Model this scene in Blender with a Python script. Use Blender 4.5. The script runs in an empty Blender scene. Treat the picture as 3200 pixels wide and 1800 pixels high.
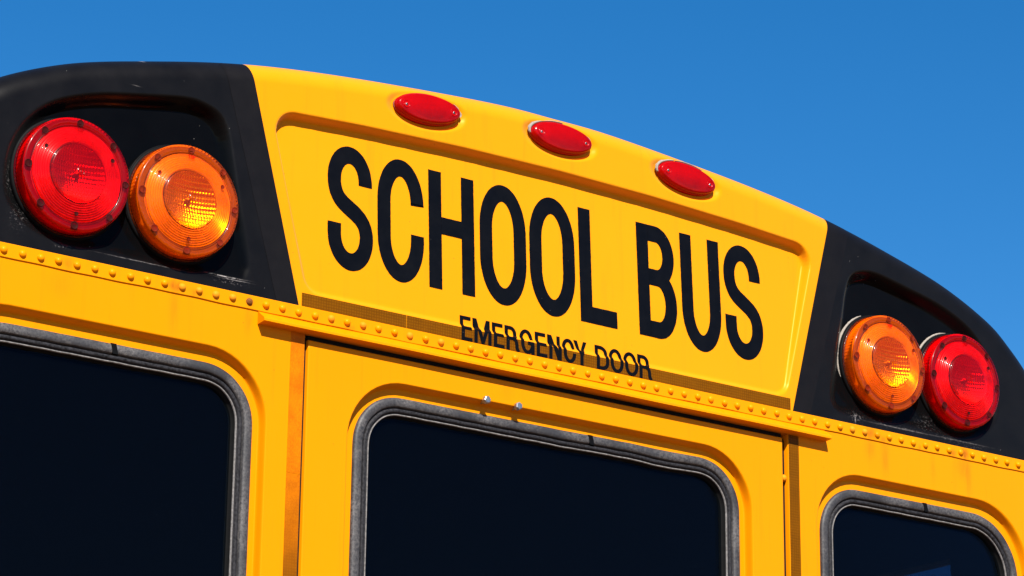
import bpy, math, random
import numpy as np
from mathutils import Matrix, Vector

random.seed(4)
rng = np.random.default_rng(4)
S = bpy.context.scene
COL = S.collection

# ------------------------------------------------------------------ camera
cam_d = bpy.data.cameras.new("camera")
cam_d.sensor_width = 36.0
cam_d.lens = 8917.0 / 3200.0 * 36.0
cam_d.clip_start, cam_d.clip_end = 0.05, 3000.0
cam = bpy.data.objects.new("camera", cam_d)
COL.objects.link(cam)
cam.matrix_world = Matrix((
    (0.80955185, -0.18539737, -0.55700415, -2.74879),
    (-0.58694802, -0.23807841, -0.7738286, -3.67737),
    (0.01085512, 0.95338685, -0.30155543, 1.5),
    (0, 0, 0, 1)))
S.camera = cam

# ------------------------------------------------------------------ sky, sun, exposure
SUN_TO = Vector((-0.40, -1.0, 0.965)).normalized()      # direction towards the sun
elev = math.asin(SUN_TO.z)
azim = math.atan2(SUN_TO.x, SUN_TO.y)
w = bpy.data.worlds.new("World")
S.world = w
w.use_nodes = True
nt = w.node_tree
nt.nodes.clear()
sky = nt.nodes.new("ShaderNodeTexSky")
sky.sky_type = 'NISHITA'
sky.sun_disc = False
sky.sun_elevation = elev
sky.sun_rotation = azim
sky.altitude = 1500
sky.air_density = 1.0
sky.dust_density = 0.5
sky.ozone_density = 3.0
hs = nt.nodes.new("ShaderNodeHueSaturation")
hs.inputs["Saturation"].default_value = 1.37
hs.inputs["Value"].default_value = 1.0
bg = nt.nodes.new("ShaderNodeBackground")
bg.inputs["Strength"].default_value = 0.074
wo = nt.nodes.new("ShaderNodeOutputWorld")
nt.links.new(sky.outputs[0], hs.inputs["Color"])
nt.links.new(hs.outputs[0], bg.inputs[0])
nt.links.new(bg.outputs[0], wo.inputs[0])

sun_d = bpy.data.lights.new("sun", 'SUN')
sun_d.energy = 5.0
sun_d.angle = math.radians(0.5)
sun_d.color = (1.0, 0.95, 0.86)
sun = bpy.data.objects.new("sun", sun_d)
sun.rotation_euler = SUN_TO.to_track_quat('Z', 'Y').to_euler()
COL.objects.link(sun)

S.view_settings.view_transform = 'Standard'
S.view_settings.look = 'None'
S.view_settings.exposure = 1.0
S.view_settings.gamma = 1.0
S.render.engine = 'CYCLES'
S.cycles.max_bounces = 10
S.cycles.transparent_max_bounces = 16

# ------------------------------------------------------------------ materials
def new_mat(name):
    m = bpy.data.materials.new(name)
    m.use_nodes = True
    n = m.node_tree
    n.nodes.clear()
    out = n.nodes.new("ShaderNodeOutputMaterial")
    return m, n, out

def node(n, typ, **kw):
    x = n.nodes.new(typ)
    for k, v in kw.items():
        if k in x.inputs.keys() if hasattr(x.inputs, 'keys') else False:
            x.inputs[k].default_value = v
        else:
            setattr(x, k, v)
    return x

def inp(x, **kw):
    for k, v in kw.items():
        x.inputs[k.replace('_', ' ')].default_value = v
    return x

def math_n(n, op, a, b=None, c=None):
    x = n.nodes.new("ShaderNodeMath")
    x.operation = op
    for i, v in enumerate((a, b, c)):
        if v is None:
            continue
        if isinstance(v, (int, float)):
            x.inputs[i].default_value = v
        else:
            n.links.new(v, x.inputs[i])
    return x.outputs[0]

def mixc(n, fac, a, b, blend='MIX'):
    x = n.nodes.new("ShaderNodeMix")
    x.data_type = 'RGBA'
    x.blend_type = blend
    for sock, v in ((x.inputs[0], fac), (x.inputs[6], a), (x.inputs[7], b)):
        if isinstance(v, (int, float)):
            sock.default_value = v
        elif isinstance(v, tuple):
            sock.default_value = (*v[:3], 1)
        else:
            n.links.new(v, sock)
    return x.outputs[2]

def noise(n, vec, scale, detail=3.0, rough=0.55):
    x = n.nodes.new("ShaderNodeTexNoise")
    inp(x, Scale=scale, Detail=detail, Roughness=rough)
    n.links.new(vec, x.inputs["Vector"])
    return x.outputs["Fac"]

def ramp(n, fac, a, b, va=0.0, vb=1.0):
    x = n.nodes.new("ShaderNodeMapRange")
    x.inputs[1].default_value, x.inputs[2].default_value = a, b
    x.inputs[3].default_value, x.inputs[4].default_value = va, vb
    n.links.new(fac, x.inputs[0])
    return x.outputs[0]

def scaled(n, vec, s):
    x = n.nodes.new("ShaderNodeVectorMath")
    x.operation = 'MULTIPLY'
    n.links.new(vec, x.inputs[0])
    x.inputs[1].default_value = s
    return x.outputs[0]

def specks(n, vec, scale, thr, prob):
    """sparse small round specks: 0/1 mask"""
    v = n.nodes.new("ShaderNodeTexVoronoi")
    v.inputs["Scale"].default_value = scale
    n.links.new(vec, v.inputs["Vector"])
    d = ramp(n, v.outputs["Distance"], thr * 0.6, thr, 1.0, 0.0)
    sp = n.nodes.new("ShaderNodeSeparateColor")
    n.links.new(v.outputs["Color"], sp.inputs[0])
    p = math_n(n, 'LESS_THAN', sp.outputs[0], prob)
    return math_n(n, 'MULTIPLY', d, p)

def coords(n):
    g = n.nodes.new("ShaderNodeNewGeometry")
    return g.outputs["Position"]

def bump(n, h, strength, dist):
    b = n.nodes.new("ShaderNodeBump")
    b.inputs["Strength"].default_value = strength
    b.inputs["Distance"].default_value = dist
    n.links.new(h, b.inputs["Height"])
    return b.outputs[0]

def gauss_sum(n, pos, spots):
    sep = n.nodes.new("ShaderNodeSeparateXYZ")
    n.links.new(pos, sep.inputs[0])
    tot = None
    for (x0, z0, sx, sz, amp) in spots:
        dx = math_n(n, 'DIVIDE', math_n(n, 'SUBTRACT', sep.outputs[0], x0), sx)
        dz = math_n(n, 'DIVIDE', math_n(n, 'SUBTRACT', sep.outputs[2], z0), sz)
        q = math_n(n, 'ADD', math_n(n, 'MULTIPLY', dx, dx), math_n(n, 'MULTIPLY', dz, dz))
        e = math_n(n, 'MULTIPLY', math_n(n, 'EXPONENT', math_n(n, 'MULTIPLY', q, -1.0)), amp)
        tot = e if tot is None else math_n(n, 'ADD', tot, e)
    return tot

YEL = (0.64, 0.222, 0.0004)
def yellow_paint(name, base=YEL, spots=None, rough=0.33, sheen=0.0):
    m, n, out = new_mat(name)
    p = coords(n)
    b = node(n, "ShaderNodeBsdfPrincipled")
    big = noise(n, p, 3.0, 4)
    c = mixc(n, ramp(n, big, 0.3, 0.7), tuple(v * 0.965 for v in base), base)
    streak = noise(n, scaled(n, p, (60, 60, 4)), 1.0, 3)
    c = mixc(n, ramp(n, streak, 0.55, 0.85, 0, 0.30), c, (base[0] * 0.80, base[1] * 0.62, 0.004))
    sp = specks(n, p, 70.0, 0.085, 0.16)
    c = mixc(n, math_n(n, 'MULTIPLY', sp, 0.55), c, (0.22, 0.09, 0.01))
    if spots:
        g = gauss_sum(n, p, spots)
        nn = noise(n, scaled(n, p, (160, 160, 40)), 1.0, 5)
        g = math_n(n, 'MULTIPLY', g, ramp(n, nn, 0.3, 0.7, 0.5, 1.4))
        g = math_n(n, 'MULTIPLY', g, 1.6)
        x = n.nodes.new("ShaderNodeClamp")
        n.links.new(g, x.inputs[0])
        c = mixc(n, x.outputs[0], c, (0.33, 0.095, 0.004))
    n.links.new(c, b.inputs["Base Color"])
    r = ramp(n, noise(n, p, 25.0, 4), 0.3, 0.7, rough - 0.05, rough + 0.08)
    n.links.new(r, b.inputs["Roughness"])
    b.inputs["Specular IOR Level"].default_value = 0.16
    if sheen:
        b.inputs["Sheen Weight"].default_value = sheen
        b.inputs["Sheen Roughness"].default_value = 0.45
        b.inputs["Sheen Tint"].default_value = (1.0, 0.93, 0.75, 1)
    b.inputs["Specular Tint"].default_value = (1.0, 0.72, 0.25, 1)
    h = math_n(n, 'ADD', noise(n, p, 420.0, 2), math_n(n, 'MULTIPLY', noise(n, p, 6.0, 2), 14.0))
    n.links.new(bump(n, h, 0.05, 0.0006), b.inputs["Normal"])
    n.links.new(b.outputs[0], out.inputs[0])
    return m

def simple(name, col, rough=0.5, metal=0.0, nscale=60.0, var=0.15, bstr=0.1, bdist=0.0005, spec=0.11, speck=None):
    m, n, out = new_mat(name)
    p = coords(n)
    b = node(n, "ShaderNodeBsdfPrincipled")
    f = noise(n, p, nscale, 4)
    c = mixc(n, ramp(n, f, 0.3, 0.7), tuple(v * (1 - var) for v in col), tuple(v * (1 + var) for v in col))
    if speck:
        sp = specks(n, p, speck[0], speck[1], speck[2])
        c = mixc(n, math_n(n, 'MULTIPLY', sp, speck[4]), c, speck[3])
    n.links.new(c, b.inputs["Base Color"])
    n.links.new(ramp(n, noise(n, p, nscale * 0.4, 3), 0.3, 0.7, max(rough - 0.06, 0.01), rough + 0.06), b.inputs["Roughness"])
    b.inputs["Metallic"].default_value = metal
    b.inputs["Specular IOR Level"].default_value = spec
    n.links.new(bump(n, noise(n, p, nscale * 5, 2), bstr, bdist), b.inputs["Normal"])
    n.links.new(b.outputs[0], out.inputs[0])
    return m

def black_paint():
    """weathered matt black, glossier in the sheltered lamp pocket (vertex attribute 'pocket')"""
    m, n, out = new_mat("black_paint")
    p = coords(n)
    b = node(n, "ShaderNodeBsdfPrincipled")
    a = node(n, "ShaderNodeAttribute", attribute_name="pocket")
    f = ramp(n, noise(n, p, 18.0, 5), 0.3, 0.7)
    chalk = mixc(n, f, (0.0026, 0.0023, 0.0025), (0.0042, 0.0037, 0.0040))
    fresh = mixc(n, f, (0.0008, 0.0009, 0.0012), (0.0014, 0.0015, 0.0018))
    c = mixc(n, a.outputs["Fac"], chalk, fresh)
    sp = specks(n, p, 95.0, 0.07, 0.10)
    c = mixc(n, math_n(n, 'MULTIPLY', sp, 0.4), c, (0.35, 0.33, 0.3))
    # dust and scuffs low on the lips of the pockets, beside the lamps
    g = gauss_sum(n, p, [(-0.93, 2.838, 0.012, 0.004, 0.9), (-1.005, 2.872, 0.010, 0.018, 0.8), (-0.64, 2.838, 0.02, 0.003, 1.0),
                         (0.668, 2.838, 0.013, 0.007, 1.0), (0.735, 2.836, 0.02, 0.005, 0.6), (0.79, 2.835, 0.02, 0.004, 0.6),
                         (0.89, 2.835, 0.02, 0.005, 0.5), (0.95, 2.83, 0.03, 0.006, 0.5), (-1.02, 2.93, 0.008, 0.02, 0.7),
                         (0.845, 2.855, 0.02, 0.015, 0.35)])
    scr = noise(n, scaled(n, p, (200, 200, 320)), 1.0, 6, 0.75)
    g = math_n(n, 'MULTIPLY', g, ramp(n, scr, 0.55, 0.66))
    x = n.nodes.new("ShaderNodeClamp")
    n.links.new(g, x.inputs[0])
    c = mixc(n, math_n(n, 'MULTIPLY', x.outputs[0], 0.75), c, (0.30, 0.27, 0.27))
    ln = gauss_sum(n, p, [(-0.645, 2.8465, 0.022, 0.0009, 1.1), (-0.635, 2.8430, 0.020, 0.0006, 0.8), (-0.80, 2.8400, 0.05, 0.0007, 0.35), (0.665, 2.8350, 0.0012, 0.008, 0.6),
                           (0.78, 2.8345, 0.06, 0.0010, 0.35), (0.93, 2.8350, 0.05, 0.0010, 0.25), (-0.800, 3.1745, 0.004, 0.0012, 0.9), (-0.82, 3.122, 0.006, 0.0007, 0.2)])
    ln = math_n(n, 'MULTIPLY', ln, ramp(n, noise(n, scaled(n, p, (120, 120, 700)), 1.0, 4, 0.7), 0.40, 0.56))
    y2 = n.nodes.new("ShaderNodeClamp")
    n.links.new(ln, y2.inputs[0])
    c = mixc(n, y2.outputs[0], c, (0.34, 0.31, 0.30))
    n.links.new(c, b.inputs["Base Color"])
    rr = n.nodes.new("ShaderNodeMix")
    n.links.new(a.outputs["Fac"], rr.inputs[0])
    n.links.new(ramp(n, f, 0, 1, 0.32, 0.40), rr.inputs[2])
    rr.inputs[3].default_value = 0.10
    n.links.new(rr.outputs[0], b.inputs["Roughness"])
    sp_ = n.nodes.new("ShaderNodeMix")
    n.links.new(a.outputs["Fac"], sp_.inputs[0])
    sp_.inputs[2].default_value, sp_.inputs[3].default_value = 0.11, 0.045
    n.links.new(sp_.outputs[0], b.inputs["Specular IOR Level"])
    b.inputs["Sheen Weight"].default_value = 0.02
    b.inputs["Sheen Roughness"].default_value = 0.5
    n.links.new(bump(n, noise(n, p, 500.0, 2), 0.06, 0.0005), b.inputs["Normal"])
    n.links.new(b.outputs[0], out.inputs[0])
    return m

def lens_mat(name, tint, body, rough=0.035, clear=0.90):
    """coloured clear plastic: tinted see-through, some milky scatter, a glossy skin"""
    m, n, out = new_mat(name)
    p = coords(n)
    tr = inp(node(n, "ShaderNodeBsdfTransparent"), Color=(*tint, 1))
    tl = inp(node(n, "ShaderNodeBsdfTranslucent"), Color=(*body, 1))
    df = inp(node(n, "ShaderNodeBsdfDiffuse"), Color=(*body, 1))
    gl = inp(node(n, "ShaderNodeBsdfGlossy"), Color=(1, 1, 1, 1), Roughness=rough)
    m1 = node(n, "ShaderNodeMixShader"); m1.inputs[0].default_value = 0.5
    n.links.new(tl.outputs[0], m1.inputs[1]); n.links.new(df.outputs[0], m1.inputs[2])
    m2 = node(n, "ShaderNodeMixShader")
    n.links.new(ramp(n, noise(n, p, 40.0, 3), 0.3, 0.7, 1 - clear - 0.05, 1 - clear + 0.05), m2.inputs[0])
    n.links.new(tr.outputs[0], m2.inputs[1]); n.links.new(m1.outputs[0], m2.inputs[2])
    fr = inp(node(n, "ShaderNodeFresnel"), IOR=1.22)
    m3 = node(n, "ShaderNodeMixShader")
    n.links.new(fr.outputs[0], m3.inputs[0])
    n.links.new(m2.outputs[0], m3.inputs[1]); n.links.new(gl.outputs[0], m3.inputs[2])
    hz = inp(node(n, "ShaderNodeBsdfGlossy"), Color=(1, 0.96, 0.95, 1), Roughness=0.25)
    m4 = node(n, "ShaderNodeMixShader"); m4.inputs[0].default_value = 0.005   # fine surface haze of old plastic
    n.links.new(m3.outputs[0], m4.inputs[1]); n.links.new(hz.outputs[0], m4.inputs[2])
    n.links.new(m4.outputs[0], out.inputs[0])
    return m

def pane_mat():
    m, n, out = new_mat("tinted_glass")
    p = coords(n)
    tr = inp(node(n, "ShaderNodeBsdfTransparent"), Color=(0.36, 0.44, 0.52, 1))
    gl = inp(node(n, "ShaderNodeBsdfGlossy"), Color=(0.22, 0.25, 0.32, 1), Roughness=0.02)
    fr = inp(node(n, "ShaderNodeFresnel"), IOR=1.30)
    m1 = node(n, "ShaderNodeMixShader")
    n.links.new(fr.outputs[0], m1.inputs[0])
    n.links.new(tr.outputs[0], m1.inputs[1]); n.links.new(gl.outputs[0], m1.inputs[2])
    # dust specks sitting on the glass
    df = inp(node(n, "ShaderNodeBsdfDiffuse"), Color=(0.25, 0.3, 0.36, 1))
    sp = specks(n, p, 110.0, 0.06, 0.22)
    m2 = node(n, "ShaderNodeMixShader")
    n.links.new(math_n(n, 'ADD', math_n(n, 'MULTIPLY', sp, 0.14), 0.002), m2.inputs[0])
    n.links.new(m1.outputs[0], m2.inputs[1]); n.links.new(df.outputs[0], m2.inputs[2])
    n.links.new(m2.outputs[0], out.inputs[0])
    return m

def tape_mat(name, c_dark, c_dot, painted_glare=None):
    """retroreflective sheeting: a brownish film with a fine honeycomb of lighter dots"""
    m, n, out = new_mat(name)
    p = coords(n)
    b = node(n, "ShaderNodeBsdfPrincipled")
    v = n.nodes.new("ShaderNodeTexVoronoi")
    v.inputs["Scale"].default_value = 210.0
    v.inputs["Randomness"].default_value = 0.12
    n.links.new(p, v.inputs["Vector"])
    dots = ramp(n, v.outputs["Distance"], 0.25, 0.45, 1.0, 0.0)
    f = ramp(n, noise(n, p, 30.0, 4), 0.35, 0.65)
    base = mixc(n, f, tuple(x * 0.9 for x in c_dark), tuple(x * 1.1 for x in c_dark))
    c = mixc(n, math_n(n, 'MULTIPLY', dots, 0.5), base, c_dot)
    if painted_glare:
        # bright orange reflection painted into the upper part of this strip, patchy
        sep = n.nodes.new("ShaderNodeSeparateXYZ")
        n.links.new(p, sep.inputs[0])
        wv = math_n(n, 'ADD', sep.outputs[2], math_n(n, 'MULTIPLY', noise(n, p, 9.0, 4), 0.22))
        k = ramp(n, wv, painted_glare[0], painted_glare[1])
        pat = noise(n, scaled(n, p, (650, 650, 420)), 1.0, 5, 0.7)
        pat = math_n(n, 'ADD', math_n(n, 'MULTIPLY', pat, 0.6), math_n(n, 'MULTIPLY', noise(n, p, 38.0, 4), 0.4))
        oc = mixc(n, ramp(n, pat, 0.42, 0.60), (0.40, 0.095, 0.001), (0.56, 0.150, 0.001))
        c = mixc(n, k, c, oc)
    n.links.new(c, b.inputs["Base Color"])
    b.inputs["Roughness"].default_value = 0.33
    b.inputs["Specular IOR Level"].default_value = 0.05
    n.links.new(bump(n, dots, 0.15, 0.0002), b.inputs["Normal"])
    n.links.new(b.outputs[0], out.inputs[0])
    return m

def rubber_mat():
    """weathered rubber: dark, with a chalky grey bloom in patches"""
    m, n, out = new_mat("weathered_rubber")
    p = coords(n)
    b = node(n, "ShaderNodeBsdfPrincipled")
    big = noise(n, p, 14.0, 5, 0.6)
    fine = noise(n, p, 240.0, 5, 0.75)
    k = math_n(n, 'MULTIPLY', ramp(n, big, 0.38, 0.64, 0.12, 1.0), ramp(n, fine, 0.36, 0.66))
    c = mixc(n, k, (0.009, 0.009, 0.012), (0.115, 0.106, 0.103))
    n.links.new(c, b.inputs["Base Color"])
    b.inputs["Roughness"].default_value = 0.6
    n.links.new(bump(n, fine, 0.35, 0.0006), b.inputs["Normal"])
    n.links.new(b.outputs[0], out.inputs[0])
    return m

M = {}
strip_spots = [(-0.605, 2.812, 0.006, 0.006, 0.5), (-0.735, 2.812, 0.012, 0.008, 0.65), (-0.70, 2.808, 0.010, 0.006, 0.35),
               (-0.92, 2.812, 0.012, 0.010, 0.25), (0.70, 2.812, 0.010, 0.010, 0.75), (0.73, 2.806, 0.008, 0.006, 0.4),
               (0.935, 2.812, 0.008, 0.010, 0.8), (0.905, 2.808, 0.008, 0.006, 0.4), (-0.42, 2.805, 0.01, 0.004, 0.25),
               (0.82, 2.805, 0.004, 0.005, 0.4)]
strip_spots += [(-1.0256 + 0.03 * i_ + d_, 2.8042, 0.0012, 0.0030, a_) for i_, d_, a_ in
                ((28, 0, .5), (31, .001, .35), (35, 0, .5), (38, -.001, .4), (44, 0, .45), (47, .001, .4), (50, 0, .35), (53, 0, .5), (17, 0, .4))]
panel_spots = [(0.735, 2.775, 0.008, 0.030, 0.28), (0.70, 2.785, 0.012, 0.02, 0.22), (0.945, 2.77, 0.007, 0.035, 0.26),
               (0.93, 2.785, 0.012, 0.016, 0.28), (0.855, 2.775, 0.006, 0.025, 0.15), (-0.735, 2.775, 0.007, 0.03, 0.16),
               (-0.605, 2.785, 0.006, 0.02, 0.20), (-0.93, 2.78, 0.02, 0.02, 0.10), (-0.11, 2.755, 0.012, 0.02, 0.08)]
M['cap'] = yellow_paint("yellow_cap_paint", sheen=0.15)
M['strip'] = yellow_paint("yellow_strip_paint", base=(0.64, 0.214, 0.0004), spots=strip_spots)
M['panel'] = yellow_paint("yellow_panel_paint", base=(0.64, 0.206, 0.0004), spots=panel_spots)
M['rusty'] = simple("rusted_rivet", (0.16, 0.055, 0.012), 0.7, 0, 300, 0.35, 0.4)
M['patina'] = yellow_paint("worn_rivet_paint", base=(0.58, 0.21, 0.008), spots=None, rough=0.5)
M['black'] = black_paint()
M['band'] = simple("black_vinyl_band", (0.0052, 0.0044, 0.0047), 0.42, 0, 40, 0.12, 0.08, speck=(90, 0.05, 0.06, (0.2, 0.2, 0.2), 0.3))
M['letter'] = simple("black_vinyl_letter", (0.0020, 0.0019, 0.0024), 0.34, 0, 70, 0.2, 0.12, speck=(120, 0.06, 0.08, (0.3, 0.28, 0.25), 0.35))
M['tape'] = tape_mat("reflective_tape", (0.105, 0.034, 0.0004), (0.185, 0.066, 0.0008))
M['tape_o'] = tape_mat("painted_glare_tape", (0.15, 0.045, 0.001), (0.21, 0.066, 0.001), painted_glare=(2.50, 2.70))
M['rubber'] = rubber_mat()
M['rubber2'] = simple("dark_rubber_bead", (0.018, 0.0175, 0.020), 0.55, 0, 260, 0.8, 0.4)
M['lip'] = simple("worn_rubber_lip", (0.15, 0.14, 0.135), 0.45, 0, 250, 0.45, 0.3)
M['pane'] = pane_mat()
M['red'] = lens_mat("red_lens", (0.84, 0.012, 0.018), (0.75, 0.002, 0.006))
M['amber'] = lens_mat("amber_lens", (0.98, 0.35, 0.002), (0.98, 0.11, 0.0003))
M['red_m'] = lens_mat("marker_red_lens", (0.95, 0.010, 0.006), (0.80, 0.0015, 0.001), 0.05, 0.60)
M['mirror'] = simple("lamp_reflector", (0.9, 0.9, 0.9), 0.24, 1.0, 200, 0.06, 0.05)
M['rings'] = simple("lamp_ring_plate", (0.86, 0.86, 0.86), 0.28, 0.35, 200, 0.06, 0.05)
M['rim'] = simple("lamp_rim_plate", (0.24, 0.24, 0.24), 0.3, 0.1, 200, 0.1, 0.05)
M['housing'] = simple("black_lamp_housing", (0.003, 0.003, 0.0034), 0.55, 0, 80, 0.2, 0.1, spec=0.06)
M['hole_r'] = simple("dark_red_screw_well", (0.030, 0.0006, 0.0006), 0.7, 0, 200, 0.3, 0.1, spec=0.1)
M['hole_a'] = simple("dark_amber_screw_well", (0.13, 0.009, 0.0006), 0.7, 0, 200, 0.3, 0.1, spec=0.1)
M['seal'] = simple("white_sealant", (0.27, 0.235, 0.20), 0.6, 0, 260, 0.15, 0.8, 0.001)
M['steel'] = simple("zinc_plated_steel", (0.33, 0.33, 0.34), 0.38, 0.9, 300, 0.15, 0.2)
M['dark'] = simple("dark_interior", (0.012, 0.012, 0.013), 0.9, 0, 10, 0.1, 0.05)
M['gap'] = simple("black_gap_fill", (0.006, 0.006, 0.006), 0.8, 0, 100, 0.2, 0.1)
M['ground'] = simple("warm_bounce_ground", (0.15, 0.078, 0.036), 0.9, 0, 0.8, 0.2, 0.1)  # unseen ground, tan chosen to bounce warm fill into the shadows

# ------------------------------------------------------------------ mesh helpers
def link(name, me, parent=None, loc=None, mat=None):
    if name not in ("ground", "roof", "side_wall"):
        face_rear(me)
    o = bpy.data.objects.new(name, me)
    COL.objects.link(o)
    if parent is not None:
        o.parent = parent
    if loc is not None:
        o.location = loc
    if mat is not None:
        if len(o.data.materials) == 0:
            o.data.materials.append(mat)
        if o.data.materials[0] != mat:
            o.material_slots[0].link = 'OBJECT'
            o.material_slots[0].material = mat
    return o

def mesh(name, verts, faces, smooth=True):
    me = bpy.data.meshes.new(name)
    me.from_pydata([tuple(map(float, v)) for v in verts], [], [tuple(int(i) for i in f) for f in faces])
    me.validate()
    if smooth:
        me.polygons.foreach_set("use_smooth", [True] * len(me.polygons))
    me.update()
    return me

def grid_faces(nu, nv, off=0, closed_u=False):
    """verts indexed u*nv+v"""
    U = nu if closed_u else nu - 1
    a = np.arange(U)[:, None]
    b = np.arange(nv - 1)[None, :]
    a2 = (a + 1) % nu
    f = np.stack([a * nv + b, a2 * nv + b, a2 * nv + b + 1, a * nv + b + 1], -1).reshape(-1, 4) + off
    return f

def grid_mesh(name, P, closed_u=False, smooth=True, attrs=None, flip=False):
    """P (nu,nv,3)"""
    nu, nv, _ = P.shape
    f = grid_faces(nu, nv, 0, closed_u)
    if flip:
        f = f[:, ::-1]
    me = bpy.data.meshes.new(name)
    me.vertices.add(nu * nv)
    me.vertices.foreach_set("co", P.reshape(-1).astype(np.float32))
    me.loops.add(len(f) * 4)
    me.loops.foreach_set("vertex_index", f.reshape(-1).astype(np.int32))
    me.polygons.add(len(f))
    me.polygons.foreach_set("loop_start", np.arange(0, len(f) * 4, 4, dtype=np.int32))
    me.polygons.foreach_set("use_smooth", np.full(len(f), smooth))
    if attrs:
        for k, v in attrs.items():
            at = me.attributes.new(k, 'FLOAT', 'POINT')
            at.data.foreach_set("value", v.reshape(-1).astype(np.float32))
    me.update(calc_edges=True)
    return me

def face_rear(me):
    """make an open shell face the rear of the bus (-y)"""
    n = len(me.polygons)
    nr_ = np.empty(n * 3, np.float32); ar = np.empty(n, np.float32)
    me.polygons.foreach_get("normal", nr_); me.polygons.foreach_get("area", ar)
    if float((nr_.reshape(-1, 3)[:, 1] * ar).sum()) > 0.02 * float(ar.sum()):
        me.flip_normals()
    return me

def box_vf(x0, x1, y0, y1, z0, z1):
    v = [(x, y, z) for x in (x0, x1) for y in (y0, y1) for z in (z0, z1)]
    f = [(0, 1, 3, 2), (4, 6, 7, 5), (0, 4, 5, 1), (2, 3, 7, 6), (0, 2, 6, 4), (1, 5, 7, 3)]
    return v, f

def join_vf(lst):
    V, F = [], []
    for v, f in lst:
        o = len(V)
        V += [tuple(a) for a in v]
        F += [tuple(i + o for i in g) for g in f]
    return V, F

def sstep(t):
    t = np.clip(t, 0, 1)
    return t * t * (3 - 2 * t)

def poly_sdf(x, z, poly, closed=True):
    """signed distance, positive inside (closed) / plain distance (open)"""
    x = np.asarray(x, float); z = np.asarray(z, float)
    sh = x.shape
    x = x.ravel(); z = z.ravel()
    P = np.asarray(poly, float)
    n = len(P)
    d = np.full(x.shape, 1e9)
    ins = np.zeros(x.shape, bool)
    for i in range(n if closed else n - 1):
        a, b = P[i], P[(i + 1) % n]
        ex, ez = b - a
        wx, wz = x - a[0], z - a[1]
        t = np.clip((wx * ex + wz * ez) / (ex * ex + ez * ez + 1e-18), 0, 1)
        d = np.minimum(d, (wx - t * ex) ** 2 + (wz - t * ez) ** 2)
        if closed:
            c = (a[1] > z) != (b[1] > z)
            with np.errstate(divide='ignore', invalid='ignore'):
                xi = a[0] + (z - a[1]) * ex / (ez if abs(ez) > 1e-12 else 1e-12)
            ins ^= c & (x < xi)
    d = np.sqrt(d)
    if closed:
        d = np.where(ins, d, -d)
    return d.reshape(sh)

def catmull(pts, per=8, closed=False):
    P = [np.array(p, float) for p in pts]
    n = len(P)
    out = []
    rngi = range(n) if closed else range(n - 1)
    for i in rngi:
        if closed:
            p0, p1, p2, p3 = P[i - 1], P[i], P[(i + 1) % n], P[(i + 2) % n]
        else:
            p1, p2 = P[i], P[i + 1]
            p0 = P[i - 1] if i > 0 else 2 * p1 - p2
            p3 = P[i + 2] if i + 2 < n else 2 * p2 - p1
        for k in range(per):
            t = k / per
            out.append(0.5 * ((2 * p1) + (-p0 + p2) * t + (2 * p0 - 5 * p1 + 4 * p2 - p3) * t * t + (-p0 + 3 * p1 - 3 * p2 + p3) * t ** 3))
    if not closed:
        out.append(P[-1])
    return np.array(out)

# ------------------------------------------------------------------ the roof cap surface
ZB = 2.8235                     # lower edge of the cap, on the rivet strip
half = [(0, 3.2700), (0.12, 3.2685), (0.314, 3.2545), (0.491, 3.2370), (0.63, 3.2165), (0.768, 3.1865), (0.915, 3.1470),
        (1.03, 3.0975), (1.089, 3.0540), (1.137, 3.0050), (1.175, 2.9450), (1.200, 2.8850), (1.212, ZB)]
hp = [(-x, z) for x, z in half[::-1]][:-1] + half
OUT = catmull(hp, 10)
mid = len(OUT) // 2
R_OUT = OUT[mid:]               # right half, from the crown to the eaves
seg = np.r_[0, np.cumsum(np.hypot(*np.diff(R_OUT, axis=0).T))]
L_ALL = seg[-1]
iP = np.interp(0.6195, R_OUT[:, 0], seg)     # where the paint line meets the roof edge
R_FIL = 0.040

def header_top(x):
    return 3.1645 - 0.062 * x * x

def rounded(corners, radii, seg_n=8):
    """polygon with rounded corners, any convex outline"""
    n = len(corners); out = []
    for i in range(n):
        p = np.array(corners[i], float); a = np.array(corners[i - 1], float); b = np.array(corners[(i + 1) % n], float)
        u = (a - p) / np.linalg.norm(a - p); v = (b - p) / np.linalg.norm(b - p)
        r = radii[i]
        if r <= 0:
            out.append(p); continue
        ang = math.acos(np.clip(u.dot(v), -1, 1))
        t = r / math.tan(ang / 2)
        c = p + (u + v) / np.linalg.norm(u + v) * (r / math.sin(ang / 2))
        s = p + u * t - c; e = p + v * t - c
        a0 = math.atan2(s[1], s[0]); a1 = math.atan2(e[1], e[0])
        d = (a1 - a0 + math.pi) % (2 * math.pi) - math.pi
        for k in range(seg_n + 1):
            q = a0 + d * k / seg_n
            out.append(c + r * np.array([math.cos(q), math.sin(q)]))
    return np.array(out)

hc = [(-0.503, 2.8460), (0.503, 2.8460), (0.5775, header_top(0.5775))]
hc += [(x, header_top(x)) for x in (0.4, 0.2, 0.0, -0.2, -0.4)] + [(-0.5775, header_top(0.5775))]
HEADER = rounded(hc, [0.035, 0.035, 0.038, 0, 0, 0, 0, 0, 0.038])
pk = [(0.603, 2.884), (0.622, 2.962), (0.637, 3.030), (0.650, 3.085), (0.668, 3.113), (0.700, 3.1255), (0.735, 3.1265), (0.800, 3.115),
      (0.88, 3.0985), (0.945, 3.075), (0.985, 3.048), (1.014, 3.012), (1.032, 2.965), (1.033, 2.908), (1.015, 2.874), (0.980, 2.850),
      (0.93, 2.8385), (0.85, 2.8370), (0.74, 2.8360), (0.645, 2.8350), (0.617, 2.8400), (0.604, 2.8570)]
POCKET = catmull(pk, 4, True)
MARK = [(-0.277, 3.2105, 4.0), (0.0, 3.2225, 0.0), (0.277, 3.2105, -4.0)]

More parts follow.
